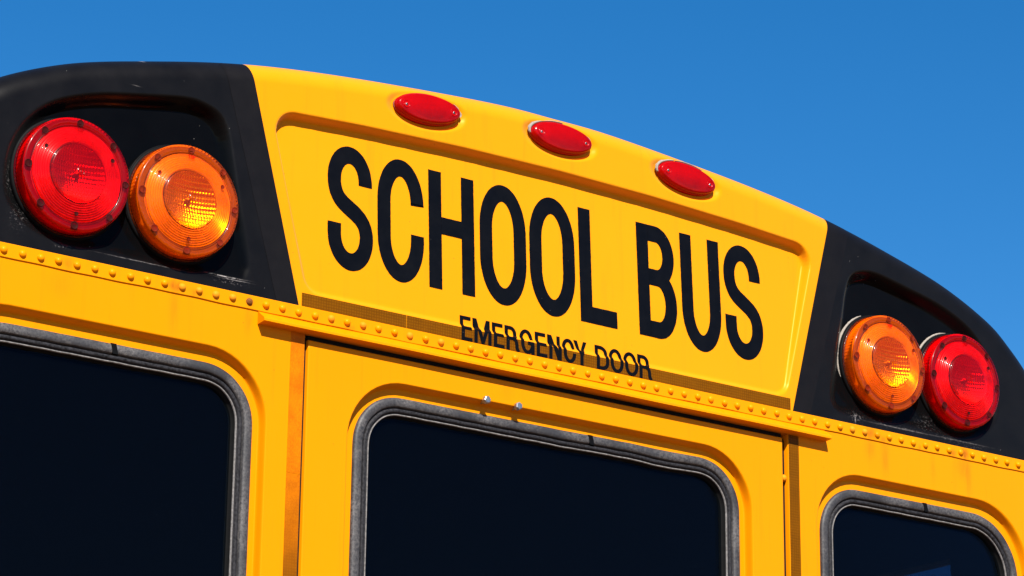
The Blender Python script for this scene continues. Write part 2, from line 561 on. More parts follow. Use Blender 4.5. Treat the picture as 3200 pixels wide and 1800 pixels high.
def ell_q(x, z, cx, cz, deg, a, b):
    c, s = math.cos(math.radians(deg)), math.sin(math.radians(deg))
    u = ((x - cx) * c + (z - cz) * s) / a
    v = (-(x - cx) * s + (z - cz) * c) / b
    return np.sqrt(u * u + v * v)

def cap_y(x, z, want=False):
    """depth of the cap surface at (x, z): larger = deeper into the bus"""
    x = np.asarray(x, float); z = np.asarray(z, float)
    d = poly_sdf(x, z, OUT, closed=False)
    dd = np.clip(d, 0, R_FIL)
    y = R_FIL - np.sqrt(np.maximum(R_FIL ** 2 - (R_FIL - dd) ** 2, 0))
    y = y + 0.004 * (z - ZB) / 0.45          # the cap leans a touch
    # header panel
    h = poly_sdf(x, z, HEADER)
    fl = 0.0060 + 0.054 * (z - 2.858)
    wd = 0.009 + 0.0005 * np.clip((z - 2.86) / 0.3, 0, 1)
    k = sstep(h / wd)
    y = y * (1 - k) + fl * k
    # lamp pockets
    p = poly_sdf(np.abs(x), z, POCKET)
    fl = 0.0055 + 0.068 * (z - 2.84)
    kp = 0.55 * sstep(p / 0.022) + 0.45 * np.clip((p - 0.002) / 0.018, 0, 1)
    y = y * (1 - kp) + np.maximum(fl, y) * kp
    # marker lamp seats
    for cx, cz, a in MARK:
        q = ell_q(x, z, cx, cz, a, 0.084, 0.0375)
        k = sstep((1 - q) / 0.22)
        y = y * (1 - k) + 0.0095 * k
    if want:
        return y, np.clip(p / 0.012, 0, 1)
    return y

def cap_section(sign, lo, hi, ncol, xb_lo, xb_hi):
    """columns fanned from the strip to the roof edge, then over the top"""
    s = np.linspace(lo, hi, ncol)
    ex = np.interp(s, seg, R_OUT[:, 0]); ez = np.interp(s, seg, R_OUT[:, 1])
    bx = xb_lo + (xb_hi - xb_lo) * (s - lo) / (hi - lo)
    q = np.linspace(0, 1, 190)
    t = 1 - (1 - q) ** 1.35
    X = bx[:, None] + (ex - bx)[:, None] * t[None, :]
    Z = ZB + (ez - ZB)[:, None] * t[None, :]
    Y, pocket = cap_y(X, Z, True)
    yb = np.array([0.02, 0.06, 0.15, 0.35])
    X2 = np.repeat(ex[:, None], 4, 1); Z2 = np.repeat(ez[:, None], 4, 1); Y2 = Y[:, -1:] + yb[None, :]
    P = np.stack([np.hstack([X, X2]), np.hstack([Y, Y2]), np.hstack([Z, Z2])], -1)
    P[..., 0] *= sign
    return P, np.hstack([pocket, np.zeros_like(X2)])

# ------------------------------------------------------------------ ground
gm = mesh("ground", [(-400, -400, 0), (400, -400, 0), (400, 400, 0), (-400, 400, 0)], [(0, 1, 2, 3)], False)
ground = link("ground", gm, mat=M['ground'])
ground['kind'] = 'structure'
ground['label'] = "unseen ground under the bus, tan to bounce warm light"

# ------------------------------------------------------------------ the bus
bus = bpy.data.objects.new("school_bus", None)
COL.objects.link(bus)
bus['label'] = "back of a yellow school bus with black-framed warning lamps under a rounded roof cap"
bus['category'] = "school bus"

Pr, _ = cap_section(1, 0, iP, 230, 0.0, 0.5148)
Pl = Pr.copy(); Pl[..., 0] *= -1
P = np.concatenate([Pl[::-1][:-1], Pr], 0)
header = link("header_panel", grid_mesh("header_panel", P, flip=False), bus, mat=M['cap'])
header['label'] = "yellow header panel with a recessed name board"
for sg in (-1, 1):
    P, pkt = cap_section(sg, iP, L_ALL, 250, 0.5148, 1.19)
    o = link("lamp_surround", grid_mesh("lamp_surround", P, attrs={'pocket': pkt}, flip=(sg < 0)), bus, mat=M['black'])
    o['label'] = "matt black corner of the roof cap with a recessed lamp pocket"

# slightly greyer vinyl band along the inner edge of each black corner
def drape(P2, off):
    """P2 (nu,nv,2) of (x,z) -> on the cap surface, proud by off"""
    X, Z = P2[..., 0], P2[..., 1]
    Y = cap_y(X, Z) - off
    return np.stack([X, Y, Z], -1)

for sg in (-1, 1):
    tt = np.linspace(0.0, 0.985, 150)
    a0 = np.array([0.5148, ZB]); a1 = np.array([0.6195, 3.2180])
    b0 = np.array([0.556, ZB]); b1 = np.array([0.668, 3.2070])
    A = a0 + (a1 - a0) * tt[:, None]; B = b0 + (b1 - b0) * tt[:, None]
    ww = np.linspace(0.0, 1, 14)
    P2 = A[:, None, :] * (1 - ww)[None, :, None] + B[:, None, :] * ww[None, :, None]
    P3 = drape(P2, 0.0005)
    P3[..., 0] *= sg
    link("vinyl_band", grid_mesh("vinyl_band", P3, flip=(sg > 0)), bus, mat=M['band'])

# reflective tape along the foot of the header, with its joint
def tape_h(x0, x1):
    xs = np.linspace(x0, x1, int((x1 - x0) / 0.004) + 2)
    zs = np.linspace(2.8245, 2.8462, 14)
    P2 = np.stack(np.meshgrid(xs, zs, indexing='ij'), -1)
    return link("reflective_tape", grid_mesh("reflective_tape", drape(P2, 0.0004)), bus, mat=M['tape'])
tape_h(-0.5098, -0.3115); tape_h(-0.3108, 0.5098)

# rivet strip
zs = [2.8005, 2.8015, 2.8225, 2.8238]
ys = [-0.0012, -0.0022, -0.0022, -0.0008]
xs = np.linspace(-1.212, 1.212, 400)
wob = 0.0004 * np.sin(xs * 23) + 0.0003 * np.sin(xs * 71 + 1)
P = np.zeros((len(xs), 6, 3))
for j, (yy, zz) in enumerate([(0.004, 2.8005)] + list(zip(ys, zs)) + [(0.004, 2.8238)]):
    P[:, j] = np.stack([xs, np.full_like(xs, yy), zz + (wob if j < 3 else 0 * wob)], -1)
link("rivet_strip", grid_mesh("rivet_strip", P, smooth=False), bus, mat=M['strip'])

# rivets
na = 20
V = []; F = []
prr = [(0.00005, -0.0053)] + [(0.0061 * math.sin(math.pi / 2 * i / 6), -0.0053 * math.cos(math.pi / 2 * i / 6)) for i in range(1, 7)]
for r_, y_ in prr:
    for k in range(na):
        V.append((r_ * math.cos(2 * math.pi * k / na), y_, r_ * math.sin(2 * math.pi * k / na)))
F = [(i * na + k, i * na + (k + 1) % na, (i + 1) * na + (k + 1) % na, (i + 1) * na + k) for i in range(6) for k in range(na)]
riv_me = mesh("rivet", V, F)
riv_me.materials.append(M['strip'])
i0 = -6
k = 0
for i in range(-6, 75):
    x = -1.0256 + 0.030 * i
    if abs(x) > 1.2:
        continue
    jx, jz = rng.normal(0, 0.0004), rng.normal(0, 0.00035)
    o = link("rivet", riv_me, bus, (x + jx, -0.0021, 2.8122 + jz))
    s = 1 + rng.normal(0, 0.02)
    o.scale = (s, 1 + rng.normal(0, 0.06), s)
    m = None
    if i == 14:
        m = M['rusty']; o['label'] = "rust-brown rivet"
    elif i in (10, 11, 12, 13, 19, 21, 24, 26) or i in (56, 57):
        m = M['patina']
    if m:
        o.material_slots[0].link = 'OBJECT'; o.material_slots[0].material = m

# ------------------------------------------------------------------ drip rail over the emergency door
xs = np.array([-0.5885, 0.5885])
prof = [(0.0, 2.8000), (-0.0012, 2.8000), (-0.0170, 2.7885), (-0.0195, 2.7868), (-0.0203, 2.7850), (-0.0203, 2.7815), (-0.0190, 2.7808), (0.0, 2.7795)]
nx = 60
P = np.zeros((nx, len(prof), 3))
X = np.linspace(-0.5885, 0.5885, nx)
for j, (y, z) in enumerate(prof):
    P[:, j] = np.stack([X, np.full(nx, y), z + 0.0003 * np.sin(X * 17 + 1)], -1)
me = grid_mesh("drip_rail", P, smooth=False)
rail = link("drip_rail", me, bus, mat=M['strip'])
capV = [tuple(P[0, j]) for j in range(len(prof))] + [tuple(P[-1, j]) for j in range(len(prof))]
n_ = len(prof)
link("rail_end", mesh("rail_end", capV[:n_], [tuple(range(n_))], False), rail, mat=M['strip'])
link("rail_end", mesh("rail_end", capV[n_:], [tuple(range(n_ - 1, -1, -1))], False), rail, mat=M['strip'])

# ------------------------------------------------------------------ panels with embossed window openings
def rrect(x0, x1, z0, z1, rtl, rtr, rb=0.09, n_arc=12, n_top=30, n_side=16):
    """counter-clockwise from bottom-left, fixed point count"""
    pts = []
    def arc(cx, cz, r, a0, a1):
        for k in range(n_arc):
            a = math.radians(a0 + (a1 - a0) * k / n_arc)
            pts.append((cx + r * math.cos(a), cz + r * math.sin(a)))
    def line(a, b, n):
        for k in range(n):
            t = k / n
            pts.append((a[0] + (b[0] - a[0]) * t, a[1] + (b[1] - a[1]) * t))
    arc(x0 + rb, z0 + rb, rb, 180, 270)
    line((x0 + rb, z0), (x1 - rb, z0), n_top)
    arc(x1 - rb, z0 + rb, rb, 270, 360)
    line((x1, z0 + rb), (x1, z1 - rtr), n_side)
    arc(x1 - rtr, z1 - rtr, rtr, 0, 90)
    line((x1 - rtr, z1), (x0 + rtl, z1), n_top)
    arc(x0 + rtl, z1 - rtl, rtl, 90, 180)
    line((x0, z1 - rtl), (x0, z0 + rb), n_side)
    return np.array(pts)

def inset(P, d):
    """move a closed ccw ring inwards by d along its normals"""
    nx_ = np.roll(P, -1, 0) - np.roll(P, 1, 0)
    nx_ /= np.linalg.norm(nx_, axis=1)[:, None]
    nrm = np.stack([-nx_[:, 1], nx_[:, 0]], -1)
    return P + nrm * d

def to_rect(P, x0, x1, z0, z1):
    """push ring points out to a surrounding rectangle, corners included"""
    c = np.array([(x0 + x1) / 2, (P[:, 1].min() + P[:, 1].max()) / 2])
    Q = []
    for p in P:
        d = p - c
        t = 1e9
        if d[0] > 1e-9: t = min(t, (x1 - c[0]) / d[0])
        if d[0] < -1e-9: t = min(t, (x0 - c[0]) / d[0])
        if d[1] > 1e-9: t = min(t, (z1 - c[1]) / d[1])
        if d[1] < -1e-9: t = min(t, (z0 - c[1]) / d[1])
        Q.append(c + d * t)
    Q = np.array(Q)
    for corner in ((x0, z0), (x1, z0), (x1, z1), (x0, z1)):
        Q[np.argmin(np.hypot(*(Q - np.array(corner)).T))] = corner
    return Q

def ring3(P2, y):
    return np.stack([P2[:, 0], np.full(len(P2), y) if np.isscalar(y) else y, P2[:, 1]], -1)

def window_panel(name, rect, emb, depth, gas, mat, wavy=0.0, label=None):
    """sheet with a pressed-in recess; gasket and tinted pane in the opening"""
    E = rrect(*emb)
    G = rrect(*gas)
    rings = [ring3(to_rect(E, *rect), 0.030), ring3(to_rect(E, *rect), 0.0012)]
    Ri = to_rect(E, rect[0] + 0.0012, rect[1] - 0.0012, rect[2] + 0.0012, rect[3] - 0.0012)
    rings.append(ring3(Ri, 0.0))
    Ri2 = to_rect(E, rect[0] + 0.003, rect[1] - 0.003, rect[2] + 0.003, rect[3] - 0.003)
    rings.append(ring3(Ri2, 0.0))
    rings.append(ring3(inset(E, -0.0060), 0.0))
    rings.append(ring3(inset(E, -0.0010), 0.0))
    n_ = 14
    wdt = 0.0
    Gout = inset(G, -0.0045)
    for k in range(n_ + 1):
        t = k / n_
        rings.append(ring3(E * (1 - t) + Gout * t, depth * float(sstep(t / 0.48))))
    rings.append(ring3(inset(G, 0.002), depth))
    rings.append(ring3(inset(G, 0.028), depth + 0.001))
    P = np.stack(rings, 1)
    panel = link(name, grid_mesh(name, P, closed_u=True), bus, mat=mat)
    if label:
        panel['label'] = label
    # gasket: outer band, groove, second bead, lip
    prof = [(0.0, 0.001), (0.0002, -0.003), (0.0016, -0.0055), (0.005, -0.0068), (0.010, -0.0068), (0.0140, -0.0062), (0.0158, -0.0048), (0.0164, -0.002),
            (0.0172, -0.0005), (0.0180, -0.002), (0.0188, -0.0042), (0.0205, -0.0052), (0.0232, -0.0050), (0.0246, -0.0036), (0.0252, -0.0014),
            (0.0262, -0.0010), (0.0272, -0.0028)]
    lip = [(0.0272, -0.0028), (0.0282, -0.0036), (0.0292, -0.0030), (0.0297, -0.0012)]
    tail = [(0.0297, -0.0012), (0.0305, 0.003), (0.0325, 0.008), (0.035, 0.010)]
    sarc = np.r_[0, np.cumsum(np.hypot(*np.diff(G, axis=0).T))]
    # densify the ring so that the waviness reads
    m_ = 520
    tot = sarc[-1] + np.hypot(*(G[0] - G[-1]))
    Gc = np.vstack([G, G[:1]]); sc = np.r_[sarc, tot]
    ss = np.linspace(0, tot, m_, endpoint=False)
    GG = np.stack([np.interp(ss, sc, Gc[:, 0]), np.interp(ss, sc, Gc[:, 1])], -1)
    for _ in range(3):
        GG = 0.25 * np.roll(GG, 1, 0) + 0.5 * GG + 0.25 * np.roll(GG, -1, 0)
    wv = wavy * (np.sin(ss * 21 + 1.3) + 0.8 * np.sin(ss * 34 + 0.4) + 0.5 * np.sin(ss * 55)) * np.exp(-((GG[:, 0] - 0.12 - (gas[0] + gas[1]) / 2) / 0.16) ** 2) * (GG[:, 1] > gas[3] - 0.02)
    fine = 0.00012 * np.sin(ss * 160) + 0.00012 * np.sin(ss * 97 + 2)
    def loft(nm, pr, m, par):
        rr = []
        for (d, y) in pr:
            R2 = inset(GG, d)
            R2 = R2 - (wv + fine)[:, None] * np.array([[0, 1]]) * (1 if d > 0.001 else 0.4)
            rr.append(ring3(R2, depth + y))
        return link(nm, grid_mesh(nm, np.stack(rr, 1), closed_u=True), par, mat=m)
    g = loft("gasket", prof[:9], M['rubber'], panel)
    loft("gasket_bead", prof[8:], M['rubber2'], panel)
    l = loft("gasket_lip", lip, M['lip'], panel)
    t = loft("gasket_tail", tail, M['gap'], panel)
    # pane, a 4 mm slab
    R2 = inset(GG, 0.024)
    yy = depth + 0.0075
    n2 = len(R2)
    V = np.vstack([ring3(R2, yy), ring3(R2, yy + 0.004)])
    F = [tuple(range(n2)), tuple(range(2 * n2 - 1, n2 - 1, -1))]
    F += [(i, n2 + i, n2 + (i + 1) % n2, (i + 1) % n2) for i in range(n2)]
    link("window_pane", mesh("window_pane", V, F, False), panel, mat=M['pane'])
    # the butt joint of the gasket
    jx = {'left': -0.832, 'door': 0.070, 'right': 0.838}[label.split()[0] if label.split()[0] in ('left', 'right') else 'door']
    zt = gas[3]
    v, f = box_vf(jx - 0.004, jx + 0.005, depth - 0.0074, depth - 0.002, zt - 0.0165, zt - 0.0005)
    v = [(a + (0.004 if c < zt - 0.01 else 0), b, c) for a, b, c in v]
    link("gasket_joint", mesh("gasket_joint", v, f, False), panel, mat=M['housing'])
    return panel

LOW = 0.9
pL = window_panel("rear_panel", (-1.212, -0.5008, LOW, 2.8030), (-1.140, -0.5655, 2.10, 2.7315, 0.13, 0.108), 0.015,
                  (-1.119, -0.5835, 2.13, 2.7065, 0.115, 0.088), M['panel'], 0.0002, "left rear panel with a dark window in a grey gasket")
pR = window_panel("rear_panel", (0.5025, 1.212, LOW, 2.8030), (0.5655, 1.095, 2.10, 2.7315, 0.108, 0.13), 0.015,
                  (0.5855, 1.074, 2.13, 2.7065, 0.088, 0.115), M['panel'], 0.0003, "right rear panel with a dark window in a grey gasket")
door = window_panel("emergency_door", (-0.4945, 0.4895, LOW, 2.7712), (-0.4185, 0.4185, 2.10, 2.7315, 0.108, 0.108), 0.0165,
                    (-0.3975, 0.3985, 2.13, 2.7105, 0.086, 0.086), M['panel'], 0.0011, "emergency door with a large dark window in a wavy gasket")

# strip of body behind the drip rail and the jamb behind the door gaps
v1 = box_vf(-0.5007, 0.5024, 0.0025, 0.03, 2.7795, 2.8030)
v2 = box_vf(-0.56, -0.46, 0.0305, 0.035, LOW, 2.80)
v3 = box_vf(0.46, 0.56, 0.0305, 0.035, LOW, 2.80)
v4 = box_vf(-0.46, 0.46, 0.0305, 0.035, 2.755, 2.80)
link("door_frame", mesh("door_frame", *join_vf([v1, v2, v3, v4]), False), bus, mat=M['panel'])
link("gap_shade_strip", mesh("gap_shade_strip", *join_vf([box_vf(-0.4944, 0.4894, 0.004, 0.028, 2.7716, 2.7792), box_vf(-0.5004, -0.4955, 0.006, 0.028, LOW, 2.7792), box_vf(0.4899, 0.5021, 0.011, 0.028, LOW, 2.7712)]), False), bus, mat=M['gap'])  # black strips added in the door gaps, the right one for its shadow

# bolts in the gap and on the door
def lathe_y(prof, n=20):
    V = [(r * math.cos(2 * math.pi * k / n), y, r * math.sin(2 * math.pi * k / n)) for r, y in prof for k in range(n)]
    F = [(i * n + k, i * n + (k + 1) % n, (i + 1) * n + (k + 1) % n, (i + 1) * n + k) for i in range(len(prof) - 1) for k in range(n)]
    return V, F

for z in (2.700, 2.505):
    V, F = lathe_y([(0.0001, 0.001), (0.004, 0.0015), (0.006, 0.004), (0.0065, 0.009), (0.0035, 0.0095), (0.0035, 0.03)])
    link("hinge_bolt", mesh("hinge_bolt", V, F), bus, (0.4955, 0, z), M['patina'])

def hexbolt(x, z, rot):
    V = []
    for (r, y) in ((0.0, -0.0135), (0.0052, -0.0135), (0.0066, -0.0125), (0.0070, -0.0115), (0.0070, -0.0062), (0.0040, -0.0060), (0.0040, 0.016)):
        for k in range(6):
            a = rot + math.pi / 3 * k
            V.append((max(r, 1e-4) * math.cos(a), y, max(r, 1e-4) * math.sin(a)))
    F = [(i * 6 + k, i * 6 + (k + 1) % 6, (i + 1) * 6 + (k + 1) % 6, (i + 1) * 6 + k) for i in range(6) for k in range(6)]
    return link("hex_bolt", mesh("hex_bolt", V, F, False), door, (x, 0.004, z), M['steel'])
hexbolt(-0.1540, 2.7300, 0.2); hexbolt(-0.0900, 2.7300, 0.5)

# vertical reflective tapes on both sides of the door
def tape_v(x0, x1, z0, z1, m):
    v, f = box_vf(x0, x1, -0.0005, 0.0002, z0, z1)
    return link("reflective_tape", mesh("reflective_tape", v, f, False), bus, mat=m)
tape_v(-0.5268, -0.5020, 2.5525, 2.7790, M['tape_o'])['label'] = "reflective tape with a bright orange reflection painted in"
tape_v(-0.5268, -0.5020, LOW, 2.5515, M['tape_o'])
tape_v(0.5036, 0.5268, LOW, 2.7790, M['tape'])

# ------------------------------------------------------------------ lettering
def stroke(path, hx, hz, cap_flat=True):
    """ribbon of half-width hx on verticals and hz on horizontals; returns (n,2,2)"""
    P = np.asarray(path, float)
    T = np.zeros_like(P)
    T[1:-1] = P[2:] - P[:-2]; T[0] = P[1] - P[0]; T[-1] = P[-1] - P[-2]
    closed = np.hypot(*(P[0] - P[-1])) < 1e-9
    if closed:
        T[0] = T[-1] = P[1] - P[-2]
    T /= np.linalg.norm(T, axis=1)[:, None]
    N = np.stack([-T[:, 1] * hx, T[:, 0] * hz], -1)
    return np.stack([P + N, P - N], 1)

def resample(P, step):
    P = np.asarray(P, float)
    s = np.r_[0, np.cumsum(np.hypot(*np.diff(P, axis=0).T))]
    n = max(2, int(s[-1] / step) + 1)
    q = np.linspace(0, s[-1], n)
    return np.stack([np.interp(q, s, P[:, 0]), np.interp(q, s, P[:, 1])], -1)

def earc(cx, cz, rx, rz, a0, a1, n=18):
    a = np.radians(np.linspace(a0, a1, n))
    e = 1.0
    return [(cx + rx * math.cos(t), cz + rz * math.sin(t)) for t in a]

def bez(p0, p1, p2, p3, n=16):
    out = []
    for k in range(n):
        t = k / (n - 1)
        out.append(tuple((1 - t) ** 3 * np.array(p0) + 3 * (1 - t) ** 2 * t * np.array(p1) + 3 * (1 - t) * t * t * np.array(p2) + t ** 3 * np.array(p3)))
    return out

def quad_strip(a, b, c, d, step=0.004):
    """quad a-b (left edge, bottom to top) c-d (right edge) as ribbon"""
    a, b, c, d = map(lambda v: np.array(v, float), (a, b, c, d))
    n = max(2, int(max(np.linalg.norm(b - a), np.linalg.norm(d - c)) / step) + 1)
    t = np.linspace(0, 1, n)[:, None]
    return np.stack([a + (b - a) * t, c + (d - c) * t], 1)

def build_letter(x, z0, ribbons, off, th, parent=bus, cross=5, jag=0.0):
    parts = []
    for i, rb in enumerate(ribbons):
        ww = np.linspace(0, 1, cross)
        P2 = rb[:, 0][:, None, :] * (1 - ww)[None, :, None] + rb[:, 1][:, None, :] * ww[None, :, None]
        P2 = P2 + np.array([x, z0])
        if jag:
            P2 = P2 + rng.normal(0, jag, P2.shape)
        o = off + th + 0.00012 * i
        top = drape(P2, o)
        nu, nv = top.shape[:2]
        V = top.reshape(-1, 3)
        F = grid_faces(nu, nv)
        nrm_fix = np.cross(V[F[0][1]] - V[F[0][0]], V[F[0][3]] - V[F[0][0]])
        if nrm_fix[1] > 0:
            F = F[:, ::-1]
        # side walls down to the paint
        loop = [u * nv for u in range(nu)] + [(nu - 1) * nv + v for v in range(1, nv)] + [u * nv + nv - 1 for u in range(nu - 2, -1, -1)] + [v for v in range(nv - 2, 0, -1)]
        base = V[loop] + np.array([0, th + 0.0002, 0])
        n0 = len(V)
        V2 = np.vstack([V, base])
        sd = [(loop[k], loop[(k + 1) % len(loop)], n0 + (k + 1) % len(loop), n0 + k) for k in range(len(loop))]
        parts.append((V2, [tuple(f) for f in F] + sd))
    V, F = join_vf(parts)
    return link("letter", mesh("letter", V, F, False), parent, mat=M['letter'])

def glyph(ch, W, H, hx, hz, st):
    """list of ribbons in a W x H box, origin bottom-left"""
    L, Rr, Tp, Bt, Md = hx, W - hx, H - hz, hz, H / 2
    rx = (Rr - L) / 2; cx = W / 2
    rs = lambda P: resample(P, st)
    vbar = lambda x, a=0.0, b=H: stroke(rs([(x, a), (x, b)]), hx, hz)
    hbar = lambda z, a, b: stroke(rs([(a, z), (b, z)]), hx, hz)
    ry = min(rx * 1.9, H * 0.34)
    rs_ = min(rx * 1.45, H * 0.27)
    if ch == 'O':
        P = [(L, Md)] + earc(cx, Tp - ry, rx, ry, 180, 0, 30) + earc(cx, Bt + ry, rx, ry, 0, -180, 30) + [(L, Md)]
        return [stroke(rs(P), hx, hz)]
    if ch == 'C':
        P = [(Rr, H * 0.665)] + earc(cx, Tp - ry, rx, ry, 0, 180, 30) + earc(cx, Bt + ry, rx, ry, 180, 360, 30) + [(Rr, H * 0.405)]
        return [stroke(rs(P), hx, hz)]
    if ch == 'G':
        P = [(Rr, H * 0.66)] + earc(cx, Tp - ry, rx, ry, 0, 180, 24) + earc(cx, Bt + ry, rx, ry, 180, 352, 24)
        z2 = H * 0.50
        return [stroke(rs(P), hx, hz), vbar(W - hx * 0.8, 0, z2 - 2 * hz), hbar(z2 - hz, W * 0.52, W)]
    if ch == 'S':
        P = [(Rr - W * 0.02, H * 0.70)] + earc(cx - W * 0.01, Tp - rs_, rx - W * 0.01, rs_, 0, 180, 26)
        lx = L
        P += bez((lx, Tp - rs_), (lx, H * 0.565), (W * 0.34, H * 0.535), (W * 0.50, H * 0.492), 14)[1:]
        P += bez((W * 0.50, H * 0.492), (W * 0.70, H * 0.445), (Rr, H * 0.40), (Rr, Bt + rs_), 14)[1:]
        P += earc(cx, Bt + rs_, rx, rs_, 0, -180, 26)[1:] + [(L, H * 0.362)]
        return [stroke(rs(P), hx, hz)]
    if ch == 'H':
        return [vbar(L), vbar(Rr), hbar(H * 0.543, 2 * hx, W - 2 * hx)]
    if ch == 'L':
        return [vbar(L), hbar(hz, 2 * hx, W)]
    if ch == 'U':
        P = [(L, H)] + earc(cx, Bt + ry - H * 0.015, rx, ry, 180, 360, 30) + [(Rr, H)]
        return [stroke(rs(P), hx, hz)]
    if ch == 'B':
        a = 2 * hx
        m = H * 0.535
        r1 = H * 0.11
        up = [(a, Tp), (W * 0.50, Tp)] + earc(W * 0.50, Tp - (Tp - m) / 2, Rr - W * 0.50 - W * 0.035, (Tp - m) / 2, 90, -90, 20) + [(a, m)]
        lo = [(a, m - 0.0), (W * 0.52, m)] + earc(W * 0.52, (m + Bt) / 2, Rr - W * 0.52, (m - Bt) / 2, 90, -90, 22) + [(a, Bt)]
        return [vbar(L), stroke(rs(up), hx, hz), stroke(rs(lo), hx, hz)]
    if ch == 'E':
        return [vbar(L), hbar(H - hz, 2 * hx, W), hbar(H * 0.51, 2 * hx, W * 0.95), hbar(hz, 2 * hx, W)]
    if ch == 'D':
        a = 2 * hx
        P = [(a, Tp), (W * 0.40, Tp)] + earc(W * 0.40, Tp - H * 0.22, Rr - W * 0.40, H * 0.22, 90, 0, 12) + earc(W * 0.40, Bt + H * 0.22, Rr - W * 0.40, H * 0.22, 0, -90, 12) + [(a, Bt)]
        return [vbar(L), stroke(rs(P), hx, hz)]
    if ch == 'R':
        a = 2 * hx
        m = H * 0.48
        Wb = W * 0.86
        up = [(a, Tp), (W * 0.42, Tp)] + earc(W * 0.42, (Tp + m) / 2, Wb - hx - W * 0.42, (Tp - m) / 2, 90, -90, 18) + [(a, m)]
        leg = [(W * 0.50, m), (W * 0.68, m - H * 0.06), (W * 0.76, H * 0.26), (W * 0.78, H * 0.12), (W * 0.90, 0)]
        return [vbar(L), stroke(rs(up), hx, hz), stroke(rs(catmull(leg, 6)), hx, hz)]
    if ch == 'N':
        w2 = 2 * hx
        return [vbar(L), vbar(Rr), quad_strip((W - w2 * 1.25, 0), (0, H), (W, 0), (w2 * 1.25, H), st)]
    if ch == 'M':
        w2 = 2 * hx
        return [vbar(L), vbar(Rr), quad_strip((cx - hx * 0.8, 0), (0.0, H), (cx + hx * 1.1, 0), (w2 * 1.15, H), st), quad_strip((cx + hx * 0.8, 0), (W, H), (cx - hx * 1.1, 0), (W - w2 * 1.15, H), st)]
    if ch == 'Y':
        w2 = 2 * hx
        return [vbar(cx, 0, H * 0.44), quad_strip((cx - hx, H * 0.40), (0, H), (cx + hx * 0.7, H * 0.40), (w2 * 1.1, H), st), quad_strip((cx - hx * 0.7, H * 0.40), (W - w2 * 1.1, H), (cx + hx, H * 0.40), (W, H), st)]

ZB1, ZT1 = 2.9060, 3.1135
big = [('S', -0.4590, 0.0870, 1), ('C', -0.3630, 0.0910, 1), ('H', -0.2620, 0.0915, 0), ('O', -0.1590, 0.0955, 1), ('O', -0.0562, 0.0955, 1),
       ('L', 0.0490, 0.0785, 0), ('B', 0.1760, 0.0855, 0), ('U', 0.2735, 0.0885, 2), ('S', 0.3720, 0.0865, 1)]
for ch, x, W, ro in big:
    z0, z1 = ZB1, ZT1
    if ro: z0 -= 0.0030
    if ro == 1: z1 += 0.0045
    build_letter(x, z0, glyph(ch, W, z1 - z0, 0.0128, 0.0150, 0.003), 0.0002, 0.0005, jag=0.00011)
ed = [('E', -0.2026, 0.0215), ('M', -0.1770, 0.0345), ('E', -0.1378, 0.0215), ('R', -0.1120, 0.0275), ('G', -0.0822, 0.0270), ('E', -0.0498, 0.0215),
      ('N', -0.0240, 0.0260), ('C', 0.0062, 0.0262), ('Y', 0.0310, 0.0275), ('D', 0.0762, 0.0262), ('O', 0.1058, 0.0280), ('O', 0.1370, 0.0285), ('R', 0.1682, 0.0285)]
for ch, x, W in ed:
    z0, z1 = 2.8248, 2.8685
    build_letter(x, z0, glyph(ch, W, z1 - z0, 0.0033, 0.0029, 0.0016), 0.0006, 0.0004, cross=4)

# ------------------------------------------------------------------ warning lamps
def lens_front_profile():
    pr = []
    for r in np.linspace(0.0, 0.0740, 118):
        y = -0.0245 - 0.0125 * (1 - (r / 0.074) ** 2)
        if 0.046 <= r <= 0.0705:
            ph = ((r - 0.046) / 0.00350) % 1.0
            y += 0.0010 * abs(2 * ph - 1)
        if r < 0.0085:
            y -= 0.0010 * (0.5 + 0.5 * math.cos(r / 0.0085 * math.pi * 3))
        pr.append((max(r, 1e-5), y))
    pr += [(0.0744, -0.0230), (0.0752, -0.0224), (0.0760, -0.0240), (0.0772, -0.0240), (0.0776, -0.0233), (0.0782, -0.0240), (0.0850, -0.0236), (0.0872, -0.0232), (0.0886, -0.0222), (0.0893, -0.0208), (0.0896, -0.0190)]
    return pr

def lens_mesh():
    pr = lens_front_profile()
    n = 160
    V, F = lathe_y(pr, n)
    # ribbed skirt
    n2 = 384
    V2 = []
    rows = [(0.0896, -0.0190, 0), (0.0899, -0.0172, 1), (0.0908, 0.0004, 1), (0.0912, 0.0012, 0), (0.0922, 0.0016, 0), (0.0922, 0.0040, 0)]
    for r, y, rib in rows:
        for k in range(n2):
            rr = r - (0.0010 if (k % 4) in (0, 1) else 0.0) * rib
            a = 2 * math.pi * k / n2
            V2.append((rr * math.cos(a), y, rr * math.sin(a)))
    F2 = [(i * n2 + k, i * n2 + (k + 1) % n2, (i + 1) * n2 + (k + 1) % n2, (i + 1) * n2 + k) for i in range(len(rows) - 1) for k in range(n2)]
    return join_vf([(V, F), (V2, F2)])

LV, LF = lens_mesh()
lens_me = mesh("lens", LV, LF)
lens_me.materials.append(M['red'])
